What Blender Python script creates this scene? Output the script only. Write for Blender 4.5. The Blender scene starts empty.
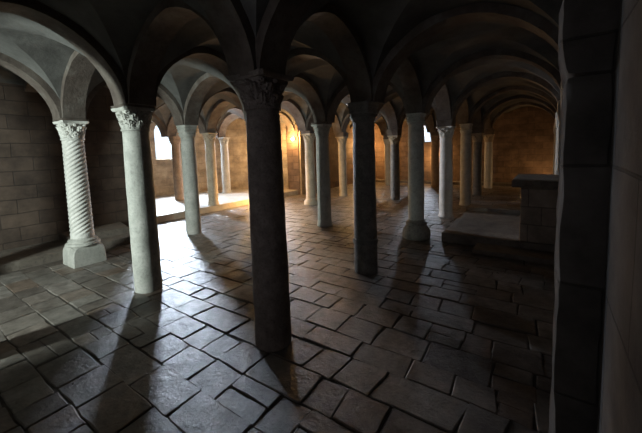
import bpy, bmesh, math, random
from mathutils import Vector, Matrix, noise
PI = math.pi
scene = bpy.context.scene
C = bpy.context.collection
RND = random.Random(7)

SA, SC = 1.9006, 1.9707          # column spacing along Y and along X
ZS = 2.17                        # springing height of the vaults
XR = 2.10                        # right wall face
YR = 1.85                        # where the near left wall turns into the apse
XL = -5.40                       # near left wall face
XL2 = -5.62                      # far left wall face
YE = 12.85                        # end wall face
YB = -3.4                        # rear wall face
AX, AY, AR = -5.912, 3.80, 3.65   # apse circle
ZP = 0.16                        # apse platform height

# ------------------------------------------------------------------ materials
def new_mat(name):
    m = bpy.data.materials.new(name); m.use_nodes = True
    nt = m.node_tree; nt.nodes.clear()
    out = nt.nodes.new('ShaderNodeOutputMaterial')
    b = nt.nodes.new('ShaderNodeBsdfPrincipled')
    nt.links.new(b.outputs[0], out.inputs[0])
    return m, nt, b

def N(nt, t, **kw):
    n = nt.nodes.new(t)
    for k, v in kw.items():
        if k in n.inputs: n.inputs[k].default_value = v
        else: setattr(n, k, v)
    return n

def ramp(nt, fac, stops):
    r = nt.nodes.new('ShaderNodeValToRGB')
    e = r.color_ramp.elements
    while len(e) < len(stops): e.new(0.5)
    for i, (p, c) in enumerate(stops):
        e[i].position = p; e[i].color = (*c, 1)
    nt.links.new(fac, r.inputs[0])
    return r

def stone_mat(name, c1, c2, c3, scale=6.0, rough=0.7, bump=0.35, spots=0.25):
    """weathered stone: cloudy tones, small dark pits, fine grain bump"""
    m, nt, b = new_mat(name)
    tc = N(nt, 'ShaderNodeTexCoord')
    n1 = N(nt, 'ShaderNodeTexNoise', Scale=scale, Detail=6.0, Roughness=0.6)
    nt.links.new(tc.outputs['Object'], n1.inputs['Vector'])
    r = ramp(nt, n1.outputs['Fac'], [(0.32, c1), (0.5, c2), (0.7, c3)])
    n2 = N(nt, 'ShaderNodeTexNoise', Scale=scale * 5, Detail=4.0, Roughness=0.7)
    nt.links.new(tc.outputs['Object'], n2.inputs['Vector'])
    r2 = ramp(nt, n2.outputs['Fac'], [(0.33, (1 - spots,) * 3), (0.5, (1, 1, 1))])
    mx = N(nt, 'ShaderNodeMixRGB', blend_type='MULTIPLY'); mx.inputs[0].default_value = 1
    nt.links.new(r.outputs[0], mx.inputs[1]); nt.links.new(r2.outputs[0], mx.inputs[2])
    nt.links.new(mx.outputs[0], b.inputs['Base Color'])
    b.inputs['Roughness'].default_value = rough
    n3 = N(nt, 'ShaderNodeTexNoise', Scale=scale * 7, Detail=8.0, Roughness=0.65)
    nt.links.new(tc.outputs['Object'], n3.inputs['Vector'])
    bp = N(nt, 'ShaderNodeBump', Strength=bump, Distance=0.02)
    nt.links.new(n3.outputs['Fac'], bp.inputs['Height'])
    nt.links.new(bp.outputs[0], b.inputs['Normal'])
    return m

def ashlar_mat(name, c1, c2, mortar, bw=0.5, bh=0.235, rough=0.85):
    m, nt, b = new_mat(name)
    uv = N(nt, 'ShaderNodeUVMap')
    nz = N(nt, 'ShaderNodeTexNoise', Scale=2.5, Detail=3.0)
    nt.links.new(uv.outputs[0], nz.inputs['Vector'])
    vm = N(nt, 'ShaderNodeVectorMath', operation='SCALE'); vm.inputs['Scale'].default_value = 0.035
    sub = N(nt, 'ShaderNodeVectorMath', operation='SUBTRACT'); sub.inputs[1].default_value = (.5, .5, .5)
    nt.links.new(nz.outputs['Color'], sub.inputs[0]); nt.links.new(sub.outputs[0], vm.inputs[0])
    add = N(nt, 'ShaderNodeVectorMath', operation='ADD')
    nt.links.new(uv.outputs[0], add.inputs[0]); nt.links.new(vm.outputs[0], add.inputs[1])
    br = N(nt, 'ShaderNodeTexBrick')
    br.offset = 0.45; br.squash = 1.0
    for k, v in {'Scale': 1.0, 'Mortar Size': 0.007, 'Mortar Smooth': 0.6, 'Bias': 0.0, 'Brick Width': bw, 'Row Height': bh}.items():
        br.inputs[k].default_value = v
    br.inputs['Color1'].default_value = (*c1, 1); br.inputs['Color2'].default_value = (*c2, 1)
    br.inputs['Mortar'].default_value = (*mortar, 1)
    nt.links.new(add.outputs[0], br.inputs['Vector'])
    n2 = N(nt, 'ShaderNodeTexNoise', Scale=2.6, Detail=9.0, Roughness=0.65)
    nt.links.new(uv.outputs[0], n2.inputs['Vector'])
    r2 = ramp(nt, n2.outputs['Fac'], [(0.32, (.45, .43, .42)), (0.68, (1.25, 1.23, 1.2))])
    mx = N(nt, 'ShaderNodeMixRGB', blend_type='MULTIPLY'); mx.inputs[0].default_value = 1
    nt.links.new(br.outputs['Color'], mx.inputs[1]); nt.links.new(r2.outputs[0], mx.inputs[2])
    nt.links.new(mx.outputs[0], b.inputs['Base Color'])
    b.inputs['Roughness'].default_value = rough
    n3 = N(nt, 'ShaderNodeTexNoise', Scale=22.0, Detail=8.0, Roughness=0.7)
    nt.links.new(uv.outputs[0], n3.inputs['Vector'])
    mul = N(nt, 'ShaderNodeMath', operation='MULTIPLY'); mul.inputs[1].default_value = 0.35
    nt.links.new(n3.outputs['Fac'], mul.inputs[0])
    s2 = N(nt, 'ShaderNodeMath', operation='SUBTRACT')
    nt.links.new(mul.outputs[0], s2.inputs[0]); nt.links.new(br.outputs['Fac'], s2.inputs[1])
    bp = N(nt, 'ShaderNodeBump', Strength=0.75, Distance=0.02)
    nt.links.new(s2.outputs[0], bp.inputs['Height']); nt.links.new(bp.outputs[0], b.inputs['Normal'])
    return m

def flag_mat(name):
    """worn, slightly polished flagstone; each slab's own tint comes from the 'tint' attribute"""
    m, nt, b = new_mat(name)
    at = N(nt, 'ShaderNodeAttribute'); at.attribute_name = 'tint'
    tc = N(nt, 'ShaderNodeTexCoord')
    sp = N(nt, 'ShaderNodeSeparateColor'); nt.links.new(at.outputs['Color'], sp.inputs[0])
    r = ramp(nt, sp.outputs[0], [(0.0, (.105, .088, .076)), (0.3, (.15, .13, .113)), (0.6, (.195, .178, .16)), (0.8, (.165, .12, .092)), (1.0, (.24, .22, .20))])
    n1 = N(nt, 'ShaderNodeTexNoise', Scale=6.5, Detail=9.0, Roughness=0.72)
    nt.links.new(tc.outputs['Object'], n1.inputs['Vector'])
    r1 = ramp(nt, n1.outputs['Fac'], [(0.33, (.42, .40, .39)), (0.66, (1.25, 1.25, 1.25))])
    mx = N(nt, 'ShaderNodeMixRGB', blend_type='MULTIPLY'); mx.inputs[0].default_value = 1
    nt.links.new(r.outputs[0], mx.inputs[1]); nt.links.new(r1.outputs[0], mx.inputs[2])
    nt.links.new(mx.outputs[0], b.inputs['Base Color'])
    n2 = N(nt, 'ShaderNodeTexNoise', Scale=9.0, Detail=5.0, Roughness=0.6)
    nt.links.new(tc.outputs['Object'], n2.inputs['Vector'])
    mr = N(nt, 'ShaderNodeMapRange'); mr.inputs[1].default_value = .3; mr.inputs[2].default_value = .7
    mr.inputs[3].default_value = .27; mr.inputs[4].default_value = .52
    nt.links.new(n2.outputs['Fac'], mr.inputs[0]); nt.links.new(mr.outputs[0], b.inputs['Roughness'])
    n3 = N(nt, 'ShaderNodeTexNoise', Scale=14.0, Detail=9.0, Roughness=0.75)
    nt.links.new(tc.outputs['Object'], n3.inputs['Vector'])
    bp = N(nt, 'ShaderNodeBump', Strength=0.6, Distance=0.02)
    nt.links.new(n3.outputs['Fac'], bp.inputs['Height']); nt.links.new(bp.outputs[0], b.inputs['Normal'])
    return m

def flat_mat(name, col, rough=0.6, metal=0.0, emit=None, strength=0):
    m, nt, b = new_mat(name)
    b.inputs['Base Color'].default_value = (*col, 1); b.inputs['Roughness'].default_value = rough
    b.inputs['Metallic'].default_value = metal
    if emit:
        b.inputs['Emission Color'].default_value = (*emit, 1); b.inputs['Emission Strength'].default_value = strength
    return m

M = {
    'pale':  stone_mat('pale_stone', (.34, .33, .30), (.44, .43, .39), (.52, .50, .46), 7),
    'white': stone_mat('white_marble', (.50, .49, .45), (.60, .58, .54), (.68, .66, .62), 5, .6, .25, .15),
    'grey':  stone_mat('grey_granite', (.14, .13, .125), (.20, .19, .18), (.28, .265, .245), 9, .55, .3, .4),
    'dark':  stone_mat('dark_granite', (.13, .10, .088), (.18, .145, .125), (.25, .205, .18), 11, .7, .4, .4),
    'ochre': stone_mat('ochre_stone', (.36, .29, .21), (.45, .37, .27), (.52, .44, .33), 6),
    'brown': stone_mat('brown_stone', (.22, .16, .11), (.29, .21, .15), (.36, .27, .19), 7),
    'tuff':  stone_mat('tuff', (.16, .145, .13), (.23, .21, .185), (.30, .275, .245), 5, .9, .6, .4),
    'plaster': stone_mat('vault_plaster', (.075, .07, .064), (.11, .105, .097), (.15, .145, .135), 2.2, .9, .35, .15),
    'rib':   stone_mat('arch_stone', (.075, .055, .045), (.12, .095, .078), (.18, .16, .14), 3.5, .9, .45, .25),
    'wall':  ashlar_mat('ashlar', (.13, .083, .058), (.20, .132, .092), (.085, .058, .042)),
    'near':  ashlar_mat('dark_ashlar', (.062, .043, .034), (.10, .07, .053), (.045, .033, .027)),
    'apse':  ashlar_mat('pale_ashlar', (.36, .30, .225), (.45, .38, .29), (.31, .26, .195), .5, .25),
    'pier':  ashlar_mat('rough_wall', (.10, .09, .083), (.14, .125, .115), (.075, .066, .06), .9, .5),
    'flag':  flag_mat('flagstone'),
    'dirt':  stone_mat('joint_dirt', (.045, .039, .033), (.07, .06, .05), (.10, .085, .07), 20, .95, .4),
    'slab':  stone_mat('slab_stone', (.09, .073, .06), (.14, .115, .094), (.19, .16, .132), 4, .75, .5, .35),
    'pave':  stone_mat('worn_paving', (.30, .27, .23), (.38, .35, .30), (.46, .42, .37), 3, .55, .4, .2),
    'lead':  stone_mat('lead_band', (.12, .12, .12), (.17, .17, .165), (.22, .22, .21), 12, .5, .3),
    'iron':  flat_mat('black_iron', (.03, .028, .026), .5, .6),
    'bulb':  flat_mat('warm_bulb', (1, .85, .6), .4, 0, (1, .72, .38), 60),
}

# ------------------------------------------------------------------ mesh helpers
def finish(name, bm, mats, parent=None, smooth=35, loc=None):
    me = bpy.data.meshes.new(name)
    bm.normal_update(); bm.to_mesh(me); bm.free()
    for m in (mats if isinstance(mats, (list, tuple)) else [mats]): me.materials.append(m)
    if smooth:
        me.shade_smooth(); me.set_sharp_from_angle(angle=math.radians(smooth))
    o = bpy.data.objects.new(name, me); C.objects.link(o)
    if parent: o.parent = parent
    if loc: o.location = loc
    return o

def tag(o, label, cat, group=None, kind=None):
    o['label'] = label; o['category'] = cat
    if group: o['group'] = group
    if kind: o['kind'] = kind
    return o

def thing(name, label, cat, loc=(0, 0, 0), group=None):
    o = bpy.data.objects.new(name, None); C.objects.link(o); o.location = loc
    o.empty_display_size = .2
    return tag(o, label, cat, group)

def lathe(bm, prof, segs=32, fn=None):
    """prof: (radius, z) from bottom to top; fn(radius, angle, z) may modulate the radius"""
    rings = []
    for r, z in prof:
        ring = []
        for k in range(segs):
            a = 2 * PI * k / segs
            rr = fn(r, a, z) if fn else r
            ring.append(bm.verts.new((rr * math.cos(a), rr * math.sin(a), z)))
        rings.append(ring)
    for p, q in zip(rings, rings[1:]):
        for k in range(segs):
            bm.faces.new((p[k], p[(k + 1) % segs], q[(k + 1) % segs], q[k]))
    bm.faces.new(rings[0][::-1]); bm.faces.new(rings[-1])

def loft(bm, rings, cap=True):
    vs = [[bm.verts.new(p) for p in r] for r in rings]
    n = len(vs[0])
    for p, q in zip(vs, vs[1:]):
        for k in range(n):
            bm.faces.new((p[k], p[(k + 1) % n], q[(k + 1) % n], q[k]))
    if cap: bm.faces.new(vs[0][::-1]); bm.faces.new(vs[-1])

def square_ring(h, z, ch=0.0, concave=0.0, n=6):
    """square outline of half side h, chamfered corners, optionally concave sides"""
    pts = []
    for q in range(4):
        ca, sa = math.cos(q * PI / 2), math.sin(q * PI / 2)
        for k in range(n):
            t = -1 + 2 * k / (n - 1)
            y = t * (h - ch); x = h - concave * (1 - t * t)
            pts.append((x * ca - y * sa, x * sa + y * ca, z))
    return pts

def rough_box(x0, x1, y0, y1, z0, z1, step=.09, amp=.008, bev=.012, seed=0):
    """block of stone: bevelled box, cut fine and roughened"""
    bm = bmesh.new()
    bmesh.ops.create_cube(bm, size=1)
    for v in bm.verts:
        v.co = Vector(((x0 + x1) / 2 + v.co.x * (x1 - x0), (y0 + y1) / 2 + v.co.y * (y1 - y0), (z0 + z1) / 2 + v.co.z * (z1 - z0)))
    for ax, a, b in ((0, x0, x1), (1, y0, y1), (2, z0, z1)):
        n = max(1, int((b - a) / step))
        for k in range(1, n):
            nrm = Vector((0, 0, 0)); nrm[ax] = 1
            p = Vector((0, 0, 0)); p[ax] = a + (b - a) * k / n
            bmesh.ops.bisect_plane(bm, geom=bm.verts[:] + bm.edges[:] + bm.faces[:], plane_co=p, plane_no=nrm)
    ed = [e for e in bm.edges if len(e.link_faces) == 2 and e.calc_face_angle(0) > .8]
    bmesh.ops.bevel(bm, geom=ed, offset=bev, segments=2, affect='EDGES', profile=.6)
    for v in bm.verts:
        d = noise.noise_vector(v.co * 5 + Vector((seed, 0, 0)))
        d2 = noise.noise_vector(v.co * 17 + Vector((seed, 3, 0)))
        v.co += d * amp + d2 * amp * .5
        if v.co.z < z0: v.co.z = z0
    return bm

def box_uv(bm):
    l = bm.loops.layers.uv.verify()
    for f in bm.faces:
        n = f.normal
        ax = max(range(3), key=lambda k: abs(n[k]))
        for lp in f.loops:
            c = lp.vert.co
            lp[l].uv = (c.y, c.z) if ax == 0 else ((c.x, c.z) if ax == 1 else (c.x, c.y))

# ------------------------------------------------------------------ setting: floor
def floor_mesh():
    bm = bmesh.new()
    col = bm.loops.layers.float_color.new('tint')
    vs = [bm.verts.new(p) for p in ((-10, YB, -.009), (XR + .3, YB, -.009), (XR + .3, YE + .3, -.009), (-10, YE + .3, -.009))]
    f = bm.faces.new(vs); f.material_index = 1
    rnd = random.Random(21)
    y = -3.4
    while y < YE:
        far = y > 7.5
        d = rnd.uniform(.22, .34)
        x = -5.6 + rnd.uniform(-.4, 0)
        skew = rnd.uniform(-.02, .02)
        while x < XR:
            L = rnd.uniform(.20, .34) if rnd.random() < .5 else rnd.uniform(.32, .54)
            # now and then a slab is split in two across the row
            subs = [(0, 1)] if rnd.random() > .08 else [(0, .5), (.5, 1)]
            for (s0, s1) in subs:
                g = .0025
                ya, yb = y + d * s0 + g, y + d * s1 - g
                xa, xb = x + g, x + L - g
                q = [Vector((xa, ya)), Vector((xb, ya)), Vector((xb, yb)), Vector((xa, yb))]
                q = [p + Vector((rnd.uniform(-.013, .013) + skew * (p.y - y) * 4, rnd.uniform(-.011, .011) + .012 * math.sin(p.x * 1.7 + y * 3))) for p in q]
                cen = sum(q, Vector((0, 0))) / 4
                nseg = 3 if far else 5
                out = []
                for k in range(4):
                    a, b = q[k], q[(k + 1) % 4]
                    for s in range(nseg):
                        t = (.045, .5, .955)[s] if nseg == 3 else (.035, .24, .5, .76, .965)[s]
                        p = a.lerp(b, t)
                        nn = noise.noise_vector(Vector((p.x * 7, p.y * 7, x)))
                        out.append(p + Vector((nn.x, nn.y)) * .010)
                h = rnd.uniform(-.004, .004)
                tx, ty = rnd.uniform(-.008, .008), rnd.uniform(-.008, .008)
                def ring(ins, dz):
                    r = []
                    for p in out:
                        dd = (cen - p); 
                        pp = p + dd.normalized() * ins
                        zz = h + (pp.x - cen.x) * tx + (pp.y - cen.y) * ty + dz
                        r.append(bm.verts.new((pp.x, pp.y, zz)))
                    return r
                r0, r1, r2 = ring(0, -.03), ring(.001, -.005), ring(.009, 0)
                tint = (rnd.random(), rnd.random(), 0, 1)
                fs = []
                for A, B in ((r0, r1), (r1, r2)):
                    for k in range(len(out)):
                        fs.append(bm.faces.new((A[k], A[(k + 1) % len(out)], B[(k + 1) % len(out)], B[k])))
                fs.append(bm.faces.new(r2))
                for f in fs:
                    for lp in f.loops: lp[col] = tint
            x += L
        y += d
    return bm
fl = finish('floor', floor_mesh(), [M['flag'], M['dirt']], smooth=24)
tag(fl, 'floor of worn uneven dark flagstones', 'floor', kind='structure')

# ------------------------------------------------------------------ setting: walls with window holes
def wall_mesh(path, length, z0, z1, holes=(), thick=.55, ds=.5, splay=.14):
    """path(s) -> (x, y, nx, ny): inner face point and the outward normal"""
    ss = {0.0, length}
    n = max(1, int(length / ds))
    for k in range(n + 1):
        ss.add(round(length * k / n, 4))
    for (a, b, za, zb, arch) in holes:
        for s in [s for s in ss if a - .06 < s < b + .06 and s not in (0.0, length)]: ss.discard(s)
        for k in range(13): ss.add(round(a + (b - a) * k / 12, 4))
    ss = sorted(ss)
    bm = bmesh.new(); uvl = bm.loops.layers.uv.verify()
    def pt(s, z, off):
        x, y, nx, ny = path(s)
        return Vector((x + nx * off, y + ny * off, z))
    def quad(ps, uvs):
        f = bm.faces.new([bm.verts.new(p) for p in ps])
        for lp, u in zip(f.loops, uvs): lp[uvl].uv = u
    def top(hole, s):
        a, b, za, zb, arch = hole
        if not arch: return zb
        r = (b - a) / 2; t = (s - (a + b) / 2) / r
        return zb - arch + arch * math.sqrt(max(0, 1 - t * t))
    for off in (0, thick):
        for sa, sb in zip(ss, ss[1:]):
            mid = (sa + sb) / 2
            hole = next((h for h in holes if h[0] < mid < h[1]), None)
            segs = [(z0, z0, z1, z1)]
            if hole: segs = [(z0, z0, hole[2], hole[2]), (top(hole, sa), top(hole, sb), z1, z1)]
            for (p, q, r, t) in segs:
                quad([pt(sa, p, off), pt(sb, q, off), pt(sb, r, off), pt(sa, t, off)], [(sa, p), (sb, q), (sb, r), (sa, t)])
    # reveals, the opening keeps its width to the outside face
    for h in holes:
        a, b, za, zb, arch = h
        loop = [(a, za)] + [(b, za)] + [(round(b - (b - a) * k / 12, 4), None) for k in range(13)]
        loop = [(s, z if z is not None else top(h, s)) for s, z in loop]
        for (s1, w1), (s2, w2) in zip(loop, loop[1:] + loop[:1]):
            if abs(s1 - s2) < 1e-6 and abs(w1 - w2) < 1e-6: continue
            quad([pt(s1, w1, 0), pt(s2, w2, 0), pt(s2, w2, thick), pt(s1, w1, thick)], [(s1, w1), (s2, w2), (s2 + .5, w2), (s1 + .5, w1)])
    # ends and top
    for s in (0, length):
        quad([pt(s, z0, 0), pt(s, z1, 0), pt(s, z1, thick), pt(s, z0, thick)], [(0, z0), (0, z1), (thick, z1), (thick, z0)])
    for sa, sb in zip(ss, ss[1:]):
        quad([pt(sa, z1, 0), pt(sb, z1, 0), pt(sb, z1, thick), pt(sa, z1, thick)], [(sa, z1), (sb, z1), (sb, z1 + .5), (sa, z1 + .5)])
    bmesh.ops.remove_doubles(bm, verts=bm.verts[:], dist=1e-4)
    return bm

def line(x0, y0, x1, y1, nx, ny):
    L = math.hypot(x1 - x0, y1 - y0)
    return (lambda s: (x0 + (x1 - x0) * s / L, y0 + (y1 - y0) * s / L, nx, ny)), L

ZT = 3.4
def wall(name, path, L, mat, label, holes=(), **kw):
    o = finish(name, wall_mesh(path, L, -.05, ZT, holes, **kw), mat, smooth=30)
    return tag(o, label, 'wall', kind='structure')

p, L = line(XR, YB - .5, XR, YE + .5, 1, 0)
wall('wall_right', p, L, M['pier'], 'rough dark stone wall on the right beside the viewer')
p, L = line(XL - .7, YE, XR, YE, 0, 1)
W2X = -2.58                                    # small far window
s0 = W2X - (XL - .7)
wall('wall_end', p, L, M['wall'], 'far end wall of squared stone with one small bright window', [(s0 - .25, s0 + .25, 1.80, 2.58, .14)], thick=.3)
p, L = line(XL, YB - .5, XL, YR, -1, 0)
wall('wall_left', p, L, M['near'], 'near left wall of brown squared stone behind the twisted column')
# rear wall with the window the side light comes through
p, L = line(XL - .6, YB, XR + .5, YB, 0, -1)
DX0, DX1 = -3.5, -2.2
wall('wall_rear', p, L, M['near'], 'rear wall with two openings', [(DX0 - XL + .6, DX1 - XL + .6, 1.15, 2.45, .4), (.2 - XL + .6, .7 - XL + .6, 1.5, 2.3, .2)])  # the second, smaller opening is added to let in fill light
# short return where the apse opens, then the curved apse wall
a0 = math.degrees(math.asin((YR - AY) / AR))
a_start = 180 + (-a0)                          # angle on the circle at y = 1.44, far side
xs = AX + AR * math.cos(math.radians(a_start))
p, L = line(XL - .55, YR, xs - .4, YR, 0, -1)
wall('wall_return', p, L, M['apse'], 'short return wall where the apse opens beside the left wall')
a_end = 84.0
arcL = math.radians(a_start - a_end) * AR
def arc(s):
    a = math.radians(a_start) - s / AR
    return AX + AR * math.cos(a), AY + AR * math.sin(a), math.cos(a), math.sin(a)
def arc_s(deg): return math.radians(a_start - deg) * AR
W1A, W3A = 167.6, 109.0
wall('wall_apse', arc, arcL, M['apse'], 'curved pale apse wall with tall bright windows',
     [(arc_s(W1A) - .36, arc_s(W1A) + .36, 1.47, 2.76, .3), (arc_s(W3A) - .3, arc_s(W3A) + .3, 1.47, 2.7, .3)], ds=.25)
xe, ye = AX + AR * math.cos(math.radians(a_end)), AY + AR * math.sin(math.radians(a_end))
p, L = line(XL2, ye - .02, XL2, YE + .3, -1, 0)
wall('wall_left', p, L, M['wall'], 'left wall beyond the apse, lit warm by lamps')

# window frames: iron bars set deep in the openings
def window(name, cx, cy, nx, ny, w, z0, z1, label, depth=.42):
    t = thing(name, label, 'window', (cx + nx * depth, cy + ny * depth, z0)); t['kind'] = 'structure'
    t.rotation_euler = (0, 0, math.atan2(ny, nx) - PI / 2)
    bm = bmesh.new(); H = z1 - z0; e = .03
    for (x0, x1, za, zb) in ((-w / 2, -w / 2 + e, 0, H), (w / 2 - e, w / 2, 0, H), (-w / 2 + e, w / 2 - e, 0, e), (-w / 2 + e, w / 2 - e, H - e, H)):
        r = bmesh.ops.create_cube(bm, size=1)
        for v in r['verts']: v.co = Vector(((x0 + x1) / 2 + v.co.x * (x1 - x0), v.co.y * .05, (za + zb) / 2 + v.co.z * (zb - za)))
    finish('window_frame', bm, M['iron'], t, smooth=0)
    return t
def on_arc(deg, r=0.0):
    a = math.radians(deg); return AX + (AR + r) * math.cos(a), AY + (AR + r) * math.sin(a), math.cos(a), math.sin(a)
x, y, nx, ny = on_arc(W1A); window('window_1', x, y, nx, ny, .72, 1.47, 2.76, 'tall glaring window in the apse wall at left')
x, y, nx, ny = on_arc(W3A); window('window_2', x, y, nx, ny, .6, 1.47, 2.7, 'apse window behind the big dark foreground column')
window('window_5', (DX0 + DX1) / 2, YB, 0, -1, DX1 - DX0, 1.15, 2.45, 'wide rear window lighting the left columns')
window('fill_window', .45, YB, 0, -1, .5, 1.5, 2.3, 'small added rear window behind the viewer, for fill light')  # unseen window added to brighten the right side from behind
window('window_3', W2X, YE, 0, 1, .5, 1.80, 2.58, 'small bright window in the far end wall', .24)

# raised floors and ledges
def prism(pts, z0, z1, mat, name, label, cat='step', bev=.012):
    bm = bmesh.new()
    lo = [bm.verts.new((x, y, z0)) for x, y in pts]; hi = [bm.verts.new((x, y, z1)) for x, y in pts]
    n = len(pts)
    for k in range(n): bm.faces.new((lo[k], lo[(k + 1) % n], hi[(k + 1) % n], hi[k]))
    bm.faces.new(hi); bm.faces.new(lo[::-1])
    bmesh.ops.recalc_face_normals(bm, faces=bm.faces[:])
    bmesh.ops.bevel(bm, geom=[e for e in bm.edges if all(v in hi for v in e.verts)], offset=bev, segments=2, affect='EDGES')
    o = finish(name, bm, mat, smooth=40)
    return tag(o, label, cat, kind='structure')
pts = [(-5.72, YR), (-5.70, ye - .02)]
for k in range(25):
    a = math.radians(a_end + (a_start - a_end) * k / 24)
    pts.append((AX + (AR + .1) * math.cos(a), AY + (AR + .1) * math.sin(a)))
prism(pts, -.03, ZP, M['pave'], 'trim_1', 'raised pale paving of the apse with a single step edge')
prism([(XL, YB), (-4.42, YB), (-4.38, 1.0), (XL, 1.25)], -.03, .13, M['slab'], 'trim_2', 'low stone ledge along the foot of the near left wall')
prism([(XL, .1), (-4.78, .1), (-4.72, 1.02), (XL, 1.17)], .12, .25, M['slab'], 'trim_3', 'second step upon the ledge by the left wall')
prism([(XL2, YE - .55), (XR, YE - .55), (XR, YE), (XL2, YE)], -.03, .10, M['slab'], 'trim_4', 'low step along the foot of the far end wall')

# ------------------------------------------------------------------ setting: vaults
def web_h(t, a, rise=.84):
    u = abs(t) / a
    return rise * (1 - u ** 1.8) ** (1 / 1.8) if u < 1 else 0.0
def vault_mesh(cells):
    bm = bmesh.new()
    n = 12
    for (x0, x1, y0, y1) in cells:
        hx, hy = (x1 - x0) / 2, (y1 - y0) / 2
        cx, cy = (x0 + x1) / 2, (y0 + y1) / 2
        ts = [math.sin(PI / 2 * k / n) for k in range(-n, n + 1)]
        def coords(h): return [-h] + [t * (h - .085) for t in ts] + [h]
        gx, gy = coords(hx), coords(hy)
        V = []
        for a in gx:
            row = []
            for b in gy:
                z = ZS + max(web_h(a, hx - .085), web_h(b, hy - .085))
                p = Vector((cx + a, cy + b, z))
                if z > ZS + .05: p.z += .022 * noise.noise(p * 2.3) + .008 * noise.noise(p * 7)
                row.append(bm.verts.new(p))
            V.append(row)
        m = len(gx); c = m // 2
        for i in range(m - 1):
            for j in range(m - 1):
                q = (V[i][j], V[i][j + 1], V[i + 1][j + 1], V[i + 1][j])
                if (i < c) == (j < c):      # crease along the diagonal
                    bm.faces.new((q[0], q[1], q[2])); bm.faces.new((q[0], q[2], q[3]))
                else:
                    bm.faces.new((q[1], q[2], q[3])); bm.faces.new((q[0], q[1], q[3]))
    bmesh.ops.remove_doubles(bm, verts=bm.verts[:], dist=.002)
    f = bm.faces.new([bm.verts.new(p) for p in ((-11, YB - .6, ZT - .02), (XR + .6, YB - .6, ZT - .02), (XR + .6, YE + .6, ZT - .02), (-11, YE + .6, ZT - .02))])
    return bm
cells = []
for i in range(-3, 7):
    for j in (-1, 0, 1, 2):
        if j == -1: cells.append((0, 2.20, i * SA, (i + 1) * SA))
        else: cells.append((-(j + 1) * SC, -j * SC, i * SA, (i + 1) * SA))
for i in range(0, 4):
    for j in (3, 4): cells.append((-(j + 1) * SC, -j * SC, i * SA, (i + 1) * SA))
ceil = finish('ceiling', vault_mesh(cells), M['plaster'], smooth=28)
tag(ceil, 'low plastered groin vaults carried on round arches', 'ceiling', kind='structure')

def arch(x0, y0, x1, y1, w=.28, rough=.006):
    """stone arch band between two supports"""
    d = Vector((x1 - x0, y1 - y0, 0)); S = d.length; d.normalize()
    nrm = Vector((-d.y, d.x, 0)); mid = Vector(((x0 + x1) / 2, (y0 + y1) / 2, ZS))
    ai, bi, ae, be = S / 2 - .165, .75, S / 2 - .05, .885
    bm = bmesh.new(); n = 24; rows = []
    for k in range(n + 1):
        t = PI * k / n
        row = []
        for (a, b, s) in ((ai, bi, -1), (ai, bi, 1), (ae, be, 1), (ae, be, -1)):
            e = rough * noise.noise(mid * 3.1 + Vector((k * .9, s * 2, a)))
            ct, st = math.cos(t), math.sin(t)
            ct, st = math.copysign(abs(ct) ** 1.111, ct), max(0, st) ** 1.111
            co = mid + d * (-(a + e) * ct) + nrm * (s * w / 2 + e) + Vector((0, 0, (b + e) * st))
            row.append(bm.verts.new(co))
        rows.append(row)
    for p, q in zip(rows, rows[1:]):
        for k in range(4): bm.faces.new((p[k], p[(k + 1) % 4], q[(k + 1) % 4], q[k]))
    bm.faces.new(rows[0]); bm.faces.new(rows[-1][::-1])
    bmesh.ops.recalc_face_normals(bm, faces=bm.faces[:])
    return bm
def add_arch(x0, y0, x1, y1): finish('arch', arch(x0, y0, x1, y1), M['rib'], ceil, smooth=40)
for i in range(-1, 7):
    y = i * SA
    add_arch(0, y, 2.20, y)
    for j in (0, 1, 2):
        if j == 2 and 1 <= i <= 3 or j < 2 or i > 3 or i < 1: add_arch(-j * SC, y, -(j + 1) * SC, y)
for j in (0, 1, 2):
    for i in range(-2, 7): add_arch(-j * SC, i * SA, -j * SC, (i + 1) * SA)
for i in range(0, 4): add_arch(-3 * SC, i * SA, -3 * SC, (i + 1) * SA)
for i in range(4, 7): pass
for i in (1, 2, 3):
    add_arch(-3 * SC, i * SA, -4 * SC, i * SA); add_arch(-4 * SC, i * SA, -5 * SC, i * SA)
for i in range(0, 4): add_arch(-4 * SC, i * SA, -4 * SC, (i + 1) * SA)

# ------------------------------------------------------------------ columns
Z0C = 1.94                       # neck height
def shaft_bm(kind, r0, r1, z0, z1, seed=0):
    bm = bmesh.new(); nz = 26
    prof = []
    for k in range(nz + 1):
        t = k / nz
        r = r0 + (r1 - r0) * t + .004 * math.sin(PI * t)
        prof.append((r, z0 + (z1 - z0) * t))
    if kind == 'spiral':
        nz = 90; prof = [(r0 + (r1 - r0) * k / nz, z0 + (z1 - z0) * k / nz) for k in range(nz + 1)]
        def fn(r, a, z):
            u = (9 * a / (2 * PI) - (z - z0) * 16) % 1.0
            edge = min(1, (z - z0) / .12, (z1 - z) / .06)
            return r - .024 * max(0, edge) * (1 - abs(math.sin(PI * u)) ** .8)
        lathe(bm, prof, 144, fn)
        return bm
    if kind == 'fluted':
        def fn(r, a, z): return r * (1 - .035 * (1 - abs(math.sin(9 * a))))
        lathe(bm, prof, 108, fn); return bm
    def fn(r, a, z):
        v = Vector((math.cos(a) * r * 4, math.sin(a) * r * 4, z * 3 + seed * 5))
        return r + .0045 * noise.noise(v * 2) + .002 * noise.noise(v * 9)
    prof += [(r1 + .002, z1 + .001)]
    lathe(bm, prof[:-1], 40, fn)
    return bm

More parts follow.
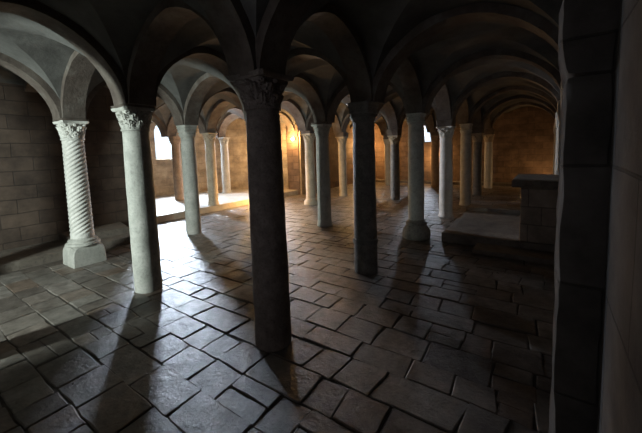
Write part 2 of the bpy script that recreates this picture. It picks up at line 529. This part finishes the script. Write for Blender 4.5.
def leafy_capital(r, wide=.172, seed=0):
    """carved capital: two tiers of overlapping acanthus leaves, deep cut, under corner scrolls"""
    bm = bmesh.new(); z0, z1 = Z0C, ZS - .035; H = z1 - z0
    def bell(t): return r + .004 + (wide * .80 - r) * max(0, t) ** 1.6
    NR, NA = 40, 128
    rings = []
    for k in range(NR + 1):
        t = k / NR; z = z0 + H * t
        ring = []
        for q in range(NA):
            a = 2 * PI * q / NA; c, s = abs(math.cos(a)), abs(math.sin(a))
            pw = 2 + 3.5 * t ** 3
            rad = bell(t) / ((c ** pw + s ** pw) ** (1 / pw))
            rel = 0
            for (ta, tb, ph, hi) in ((.02, .50, .5, .030), (.28, .84, 0.0, .036)):
                u = (8 * a / (2 * PI) + ph) % 1.0 * 2 - 1
                v = (t - ta) / (tb - ta)
                if 0 <= v <= 1:
                    wd = .80 * (1 - .55 * v ** 2.5) * (1 + .13 * math.cos(v * 7 * PI))
                    if abs(u) < wd:
                        e = 1 - (abs(u) / wd) ** 4
                        lip = v ** 1.6 if v < .86 else max(0, (1 - v) / .14) ** .5
                        vein = .30 * abs(math.sin(PI * 3.2 * u * (1 - .3 * v)))
                        rel = max(rel, hi * e * (.22 + .95 * lip) * (1 - vein))
            if t > .74:                                   # scrolls on the corners
                u = ((a - PI / 4) % (PI / 2)) / (PI / 2); u = min(u, 1 - u)
                d = math.hypot(u * 9, (t - .88) * 8)
                if d < 1: rel = max(rel, .030 * math.sqrt(1 - d * d) * (.75 + .25 * math.cos(d * 9)))
                um = abs(((a + PI / 4) % (PI / 2)) / (PI / 2) - .5); d = math.hypot(um * 9, (t - .88) * 8)
                if d < 1: rel = max(rel, .020 * math.sqrt(1 - d * d))
            p = Vector((math.cos(a), math.sin(a), t * 1.6))
            drill = noise.noise(p * 9.0 + Vector((seed, 0, 0)))
            if t > .04: rel -= .022 * max(0, drill - .22) / .5
            rr = rad + rel
            ring.append((rr * math.cos(a), rr * math.sin(a), z))
        rings.append(ring)
    loft(bm, rings)
    rg = []
    for (f, zz) in ((0, z0 - .018), (1, z0 - .011), (1, z0 + .004), (0, z0 + .012)):
        rr = r - .004 + .016 * f
        rg.append([(rr * math.cos(2 * PI * q / 40), rr * math.sin(2 * PI * q / 40), zz) for q in range(40)])
    loft(bm, rg)
    bmesh.ops.recalc_face_normals(bm, faces=bm.faces[:])
    return bm

def block_capital(r, wide=.165):
    """plain capital: cushion rising to a square through two flat bands"""
    bm = bmesh.new(); z0, z1 = Z0C, ZS - .035; rings = []
    prof = [(0, r + .010, 2), (.03, r + .016, 2), (.05, r + .004, 2.2), (.30, r + .018, 3), (.50, wide * .86, 5), (.52, wide * .93, 9), (.66, wide * .93, 9), (.68, wide * .88, 10), (.84, wide * .90, 12), (.86, wide * .96, 14), (1, wide * .97, 14)]
    for (t, b, pw) in prof:
        ring = []
        for q in range(48):
            a = 2 * PI * q / 48; c, s = abs(math.cos(a)), abs(math.sin(a))
            k2 = 1 / ((c ** pw + s ** pw) ** (1 / pw))
            ring.append((b * k2 * math.cos(a), b * k2 * math.sin(a), z0 - .012 + (z1 - z0 + .012) * t))
        rings.append(ring)
    loft(bm, rings)
    return bm

def abacus_bm(wide, concave):
    bm = bmesh.new(); rings = []
    for (f, z) in ((.93, ZS - .036), (.97, ZS - .026), (1.0, ZS - .012), (1.0, ZS)):
        rings.append(square_ring(wide * f, z, wide * .12, concave))
    loft(bm, rings)
    for v in bm.verts: v.co.xy += Vector(noise.noise_vector(v.co * 12)[:2]) * .003
    return bm

def base_bm(kind, r):
    bm = bmesh.new()
    if kind == 'attic':
        loft(bm, [square_ring(r * 1.42, 0, .01), square_ring(r * 1.42, .05, .01), square_ring(r * 1.38, .056, .02)])
        prof = [(r * 1.36, .055), (r * 1.42, .072), (r * 1.36, .092), (r * 1.20, .10), (r * 1.14, .115), (r * 1.18, .128), (r * 1.27, .14), (r * 1.24, .155), (r * 1.06, .165), (r * 1.0, .19)]
        lathe(bm, prof, 40)
    elif kind == 'bulb':
        prof = [(r * 1.62, 0), (r * 1.78, .03), (r * 1.80, .10), (r * 1.68, .17), (r * 1.40, .22), (r * 1.28, .245), (r * 1.34, .262), (r * 1.36, .285), (r * 1.22, .305), (r * 1.04, .315), (r, .34)]
        lathe(bm, prof, 14, lambda q, a, z: q * (1 + .03 * noise.noise(Vector((math.cos(a) * 2, math.sin(a) * 2, z * 9)))))
    elif kind == 'block':
        rg = [square_ring(.218, 0, .012), square_ring(.215, .15, .014), square_ring(.208, .225, .02), square_ring(.20, .27, .05), square_ring(.192, .285, .085)]
        loft(bm, rg)
        lathe(bm, [(r * 1.42, .284), (r * 1.48, .30), (r * 1.40, .325), (r * 1.22, .335), (r * 1.24, .36), (r * 1.16, .375), (r * 1.02, .385), (r, .41)], 40)
        for v in bm.verts: v.co += Vector(noise.noise_vector(v.co * 8)) * (.007 if v.co.z > .01 else .002)
        for v in bm.verts: v.co.z = max(v.co.z, 0)
    elif kind == 'flare':
        lathe(bm, [(r * 1.16, 0), (r * 1.15, .03), (r * 1.08, .05), (r * 1.05, .09), (r, .13)], 40, lambda q, a, z: q * (1 + .02 * noise.noise(Vector((math.cos(a) * 3, math.sin(a) * 3, z * 9)))))
    elif kind == 'drum':
        lathe(bm, [(r * 1.45, 0), (r * 1.46, .08), (r * 1.34, .13), (r * 1.10, .15), (r * 1.02, .19)], 40)
    return bm
BASE_TOP = {'attic': .185, 'bulb': .335, 'block': .405, 'flare': .12, 'drum': .185, None: 0}

CAP_CACHE = {}
def column(i, j, label, mat='pale', shaft='plain', base=None, cap='leafy', r0=.142, r1=.127, capmat=None, off=(0, 0), z=0.0, zn=1.94, ch=.195, capw=None, band=None):
    cx, cy = -j * SC + off[0], i * SA + off[1]
    t = thing('column', label, 'column', (cx, cy, z), 'stone columns of the crypt')
    capmat = capmat or mat
    r0 *= 1.03; r1 *= 1.03
    finish('shaft', shaft_bm(shaft, r0, r1, BASE_TOP[base], zn - z, i * 3 + j), M[mat], t, smooth=50 if shaft == 'plain' else 30)
    if base: finish('base', base_bm(base, r0), M['tuff'] if base == 'bulb' else (M['pale'] if base == 'block' else M[mat]), t, smooth=40)
    capw = capw or (.172 if cap == 'leafy' else .165)
    k2 = (cap, r1, capmat, capw)
    if k2 not in CAP_CACHE:
        c = finish('capital', leafy_capital(r1, capw, i * 7 + j) if cap == 'leafy' else block_capital(r1, capw), M[capmat], t, smooth=40)
        a = finish('abacus', abacus_bm(capw + (.006 if cap == 'leafy' else 0), .02 if cap == 'leafy' else 0), M[capmat], t, smooth=40)
        CAP_CACHE[k2] = (c, a)
    else:
        c, a = [o.copy() for o in CAP_CACHE[k2]]
        for o in (c, a): C.objects.link(o); o.parent = t
    sc = ch / .195
    c.scale = (1, 1, sc); c.location = (0, 0, zn - Z0C * sc - z)
    top = zn + ch + .035
    a.location = (0, 0, top - ZS - z)
    if top < ZS - .02:
        bm = bmesh.new()
        loft(bm, [square_ring(capw * .93, top - z, .012), square_ring(capw * .98, (top + ZS) / 2 - z, .012), square_ring(capw * 1.04, ZS - z, .012)])
        finish('impost_block', bm, M['rib'], t, smooth=40)
    if band:
        bm = bmesh.new()
        lathe(bm, [(r0 + .001, band - .035), (r0 + .010, band - .03), (r0 + .012, band), (r0 + .010, band + .03), (r0 + .001, band + .035)], 40,
              lambda q, a, zz: q + .004 * noise.noise(Vector((math.cos(a) * 4, math.sin(a) * 4, zz * 20))))
        finish('band', bm, M['lead'], t, smooth=50)
    return t

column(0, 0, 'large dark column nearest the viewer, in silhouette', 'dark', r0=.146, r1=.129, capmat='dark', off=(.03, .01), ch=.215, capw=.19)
column(1, 0, 'mottled grey column with a metal band low on its shaft', 'grey', cap='block', r0=.145, r1=.13, off=(-.03, -.07), band=.42, capw=.155)
column(2, 0, 'grey column on a thick dark bulbous base left of the stone dais', 'pale', base='bulb', cap='block', off=(0, -.1), r0=.131, r1=.123, zn=2.0, ch=.135, capw=.138)
column(3, 0, 'white column with leafy white capital at the dais back corner', 'white', base='flare', off=(-.02, .08), r0=.14, zn=1.80, ch=.20)
column(4, 0, 'smooth blue-grey column just right of the white leafy one', 'pale', cap='block', off=(.06, -.12), base='flare', r0=.135, capw=.145)
column(5, 0, 'thin dark column in shadow between two paler ones', 'grey', capmat='ochre', off=(0, 0), r0=.135, zn=1.72, ch=.22)
column(6, 0, 'pale column farthest back in the row before the end wall', 'white', off=(.04, .12), capmat='ochre', zn=1.72, ch=.22, r0=.135)
column(0, 1, 'plain column with carved leafy capital at left, half lit and half dark', 'pale', off=(-.06, .01), r0=.146, r1=.133, zn=1.90, ch=.21)
column(1, 1, 'column standing right behind the big dark foreground column', 'grey', cap='block')
column(2, 1, 'finely fluted grey column right of the foreground column', 'pale', 'fluted', 'flare', off=(-.04, -.04), zn=1.90, capw=.165)
column(3, 1, 'column standing right behind the banded grey column', 'grey', cap='block')
column(4, 1, 'dark column with leafy capital against the orange end wall', 'grey', off=(-.07, .12), capmat='ochre', zn=1.72, ch=.22)
column(5, 1, 'column standing right behind the bulbous based column', 'grey', cap='block')
column(6, 1, 'brown column close to the end wall below the small window', 'brown', off=(.09, .1), cap='block', r0=.15, r1=.14, zn=1.8)
column(0, 2, 'white twisted column with spiral flutes upon a square block', 'white', 'spiral', 'block', off=(.02, 0), r0=.148, r1=.132, zn=1.88, ch=.225)
column(1, 2, 'slim blue-grey column right of the glaring apse window', 'pale', cap='block', off=(-.06, .04), r0=.14, capw=.15)
column(2, 2, 'column third behind the big dark foreground column', 'pale', cap='block')
column(3, 2, 'pale column on a dark round base left of the fluted one', 'ochre', base='drum', off=(.03, .12), zn=1.86, ch=.2)
column(4, 2, 'thin pale column against the orange left wall beyond the apse', 'ochre', base='flare', off=(0, .12), r0=.13, zn=1.8)
column(5, 2, 'column far back behind the banded grey column', 'ochre', cap='block')
column(6, 2, 'bright yellow-lit column in the far corner before the end wall', 'ochre', cap='block', r0=.15, r1=.14, off=(.08, 0), zn=1.75)
column(2, 3, 'ochre column on the apse step edge under golden vaults', 'ochre', base='flare', cap='leafy', z=ZP, off=(.07, 0), r0=.13, capw=.16)
column(3, 3, 'column on the apse step behind the foreground column', 'ochre', cap='block', z=ZP)
column(2, 4, 'brown inner apse column just left of the slim blue-grey one', 'brown', cap='block', z=ZP, off=(.14, .12), r0=.132, r1=.122, capw=.15)
column(3, 4, 'bright cream column deep in the apse', 'pale', base='flare', z=ZP, off=(.14, .09))
for (i, j, lab) in ((-1, 0, 'column beside the viewer, outside the picture'), (-1, 1, 'column left of the viewer, outside the picture'), (-1, 2, 'column far left, outside the picture')):
    column(i, j, lab, 'pale', cap='block')

# wall piers on the right
pier_labels = ['near dark wall pier filling the right side of the picture', 'white lit wall pier just beyond the near dark one',
               'wall pier beside the stone altar', 'wall pier behind the stone altar', 'fourth wall pier back from the near dark one', 'fifth wall pier back from the near dark one', 'last wall pier before the end wall']
for i, lab in enumerate(pier_labels):
    y0, y1 = (-.20, .30) if i == 0 else (i * SA - .19, i * SA + .19)
    x0 = 1.948 if i == 0 else 1.99
    t = thing('wall_pier', lab, 'pier', (XR, (y0 + y1) / 2, 0), 'wall piers along the right wall')
    zl = 1.2 if i == 2 else 0
    bm = rough_box(x0 - XR, .04, -(y1 - y0) / 2, (y1 - y0) / 2, zl, 1.86, .06, .010, .03, i)
    bm.normal_update(); box_uv(bm)
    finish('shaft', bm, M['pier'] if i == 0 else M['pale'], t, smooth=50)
    bm = rough_box(x0 - XR - .02, .04, -(y1 - y0) / 2 - .03, (y1 - y0) / 2 + .03, 1.86, ZS, .06, .008, .03, i + 9)
    for v in bm.verts:                                    # splayed under side
        f = max(0, min(1, (v.co.z - 1.86) / .14)); v.co.x = v.co.x * (.86 + .14 * f) if v.co.x < 0 else v.co.x
    bm.normal_update(); box_uv(bm)
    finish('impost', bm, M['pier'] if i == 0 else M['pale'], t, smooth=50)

# ------------------------------------------------------------------ stone altar and dais
ZD = .165
d = finish('stone_dais', rough_box(.45, XR - .015, 3.62, 5.57, 0, ZD, .11, .009, .015, 4), M['slab'], smooth=45)
tag(d, 'low broad stone dais under the altar by the right wall', 'dais')
d = finish('stone_step', rough_box(1.0, XR - .015, 3.22, 3.61, 0, .075, .09, .008, .014, 5), M['slab'], smooth=45)
tag(d, 'low dark stone step in front of the dais', 'step')
d = finish('stone_step', rough_box(.25, XR - .015, 6.62, 7.1, 0, .10, .11, .008, .014, 6), M['slab'], smooth=45)
tag(d, 'low stone step behind the dais, running to the right wall', 'step')
t = thing('stone_altar', 'block altar of dark masonry with a thick stone top slab, at right', 'altar', (1.83, 4.10, ZD + .009))
bm = rough_box(-.26, .25, -.49, .45, 0, .80, .06, .009, .018, 11); bm.normal_update(); box_uv(bm)
finish('altar_body', bm, ashlar_mat('altar_masonry', (.30, .25, .21), (.38, .32, .27), (.17, .14, .12), .36, .26), t, smooth=45)
finish('altar_slab', rough_box(-.37, .25, -.57, .62, .80, .905, .06, .008, .014, 12), M['slab'], t, smooth=45)

# ------------------------------------------------------------------ wall lamps
def lamp(x, y, z, nx, ny, label, up=False):
    t = thing('wall_lamp', label, 'lamp', (x, y, z), 'bare round wall lamps'); t.rotation_euler = (0, -PI / 2 if up else 0, math.atan2(ny, nx))
    bm = bmesh.new(); lathe(bm, [(.06, 0), (.06, .012), (.05, .02), (.02, .024), (.018, .05), (.03, .055), (.03, .075)], 24)
    bmesh.ops.rotate(bm, verts=bm.verts[:], matrix=Matrix.Rotation(PI / 2, 3, 'Y'))
    finish('lamp_holder', bm, M['iron'], t)
    bm = bmesh.new(); pr = []
    for k in range(13):
        a = PI * k / 12; pr.append((max(.001, .055 * math.sin(a)), .125 - .055 * math.cos(a)))
    lathe(bm, pr, 24)
    bmesh.ops.rotate(bm, verts=bm.verts[:], matrix=Matrix.Rotation(PI / 2, 3, 'Y'))
    b = finish('bulb', bm, M['bulb'], t)
    return t
def point(x, y, z, e, col=(1, .55, .19), r=.06):
    l = bpy.data.lights.new('lamp_light', 'POINT'); l.energy = e; l.color = col; l.shadow_soft_size = r
    o = bpy.data.objects.new('lamp_light', l); C.objects.link(o); o.location = (x, y, z); return o
x, y, nx, ny = on_arc(88.0)
lamp(x, y, 2.04, -nx, -ny, 'glowing wall lamp on the pale apse wall')
point(x - nx * .24, y - ny * .24, 2.04, 150)
lamp(XL2, 11.95, 1.75, 1, 0, 'glowing wall lamp in the far left corner, behind the banded column')
point(XL2 + .3, 11.95, 1.75, 190)
lamp(XR, 12.1, .36, -1, 0, 'glowing wall lamp at the far right corner behind the wall piers')
point(XR - .3, 12.1, .42, 14)
lamp(-2.22, YE, 1.15, 0, -1, 'glowing wall lamp low on the end wall behind the row of columns')
x, y, nx, ny = on_arc(111)
lamp(x, y, 1.5, -nx, -ny, 'glowing wall lamp on the apse wall behind the foreground column')
point(x - nx * .26, y - ny * .26, 1.5, 45)
lamp(-5.15, 4.9, ZP + .005, 0, 0, 'added round floor lamp, unseen behind the foreground column, brightening the apse vault', True)  # lamp added out of sight to warm the apse vault from below
point(-5.15, 4.9, ZP + .3, 130)  # added uplight for the apse vault
point(-2.22, YE - .3, 1.15, 48)

# ------------------------------------------------------------------ daylight
def area(x, y, z, tx, ty, tz, sx, sy, e, col):
    l = bpy.data.lights.new('daylight', 'AREA'); l.shape = 'RECTANGLE'; l.size = sx; l.size_y = sy; l.energy = e; l.color = col
    o = bpy.data.objects.new('daylight', l); C.objects.link(o); o.location = (x, y, z)
    o.rotation_euler = (Vector((tx, ty, tz)) - Vector((x, y, z))).to_track_quat('-Z', 'Y').to_euler(); return o
DAY = (.72, .84, 1.0)
x, y, nx, ny = on_arc(W1A, .9); area(x, y, 2.45, -2.0, 3.2, 0.6, 1.1, 1.3, 2400, DAY)
x, y, nx, ny = on_arc(W3A, .9); area(x, y, 2.4, x - nx * 5, y - ny * 5, .4, 1.0, 1.2, 600, DAY)
area(W2X, YE + .95, 2.6, W2X + .6, YE - 6, .5, .8, 1.0, 260, DAY)
area(-2.45, YB - .95, 1.9, -2.4, -.6, .3, .13, 1.1, 430, (.82, .95, .90))
area(-3.2, YB - .8, .9, -3.6, 0.0, 2.9, .8, .5, 5, (.72, .95, .70))

area(.45, YB - .75, 1.95, 1.4, 0, 1.0, .5, .7, 12, (.9, .9, 1.0))  # added dim fill through the small rear opening, lifts the right side

w = bpy.data.worlds.new('World'); scene.world = w; w.use_nodes = True
bg = w.node_tree.nodes['Background']; bg.inputs[0].default_value = (.75, .87, 1, 1); bg.inputs[1].default_value = 1.8

# ------------------------------------------------------------------ camera
cam = bpy.data.cameras.new('camera'); co = bpy.data.objects.new('camera', cam); C.objects.link(co)
cam.sensor_width = 36; cam.lens = 325.4456 / 642 * 36; cam.shift_y = -(216.5 - 180.485) / 642; cam.clip_start = .02
yaw, pitch, roll = .615041, .092666, -.032228
f0 = Vector((-math.sin(yaw), math.cos(yaw), 0)); R = Vector((math.cos(yaw), math.sin(yaw), 0))
F = f0 * math.cos(pitch) - Vector((0, 0, 1)) * math.sin(pitch)
D = -(f0 * math.sin(pitch) + Vector((0, 0, 1)) * math.cos(pitch))
X = R * math.cos(roll) - D * math.sin(roll); Z = -F; Y = Z.cross(X)
co.matrix_world = Matrix(((X.x, Y.x, Z.x, 1.90877), (X.y, Y.y, Z.y, -1.87854), (X.z, Y.z, Z.z, 1.6), (0, 0, 0, 1)))
scene.camera = co

vs = scene.view_settings
vs.view_transform = 'Standard'; vs.look = 'None'; vs.gamma = 1; vs.use_curve_mapping = False; vs.exposure = -0.35
scene.cycles.use_denoising = True
scene.cycles.max_bounces = 8; scene.cycles.diffuse_bounces = 5
scene.cycles.sample_clamp_indirect = 4
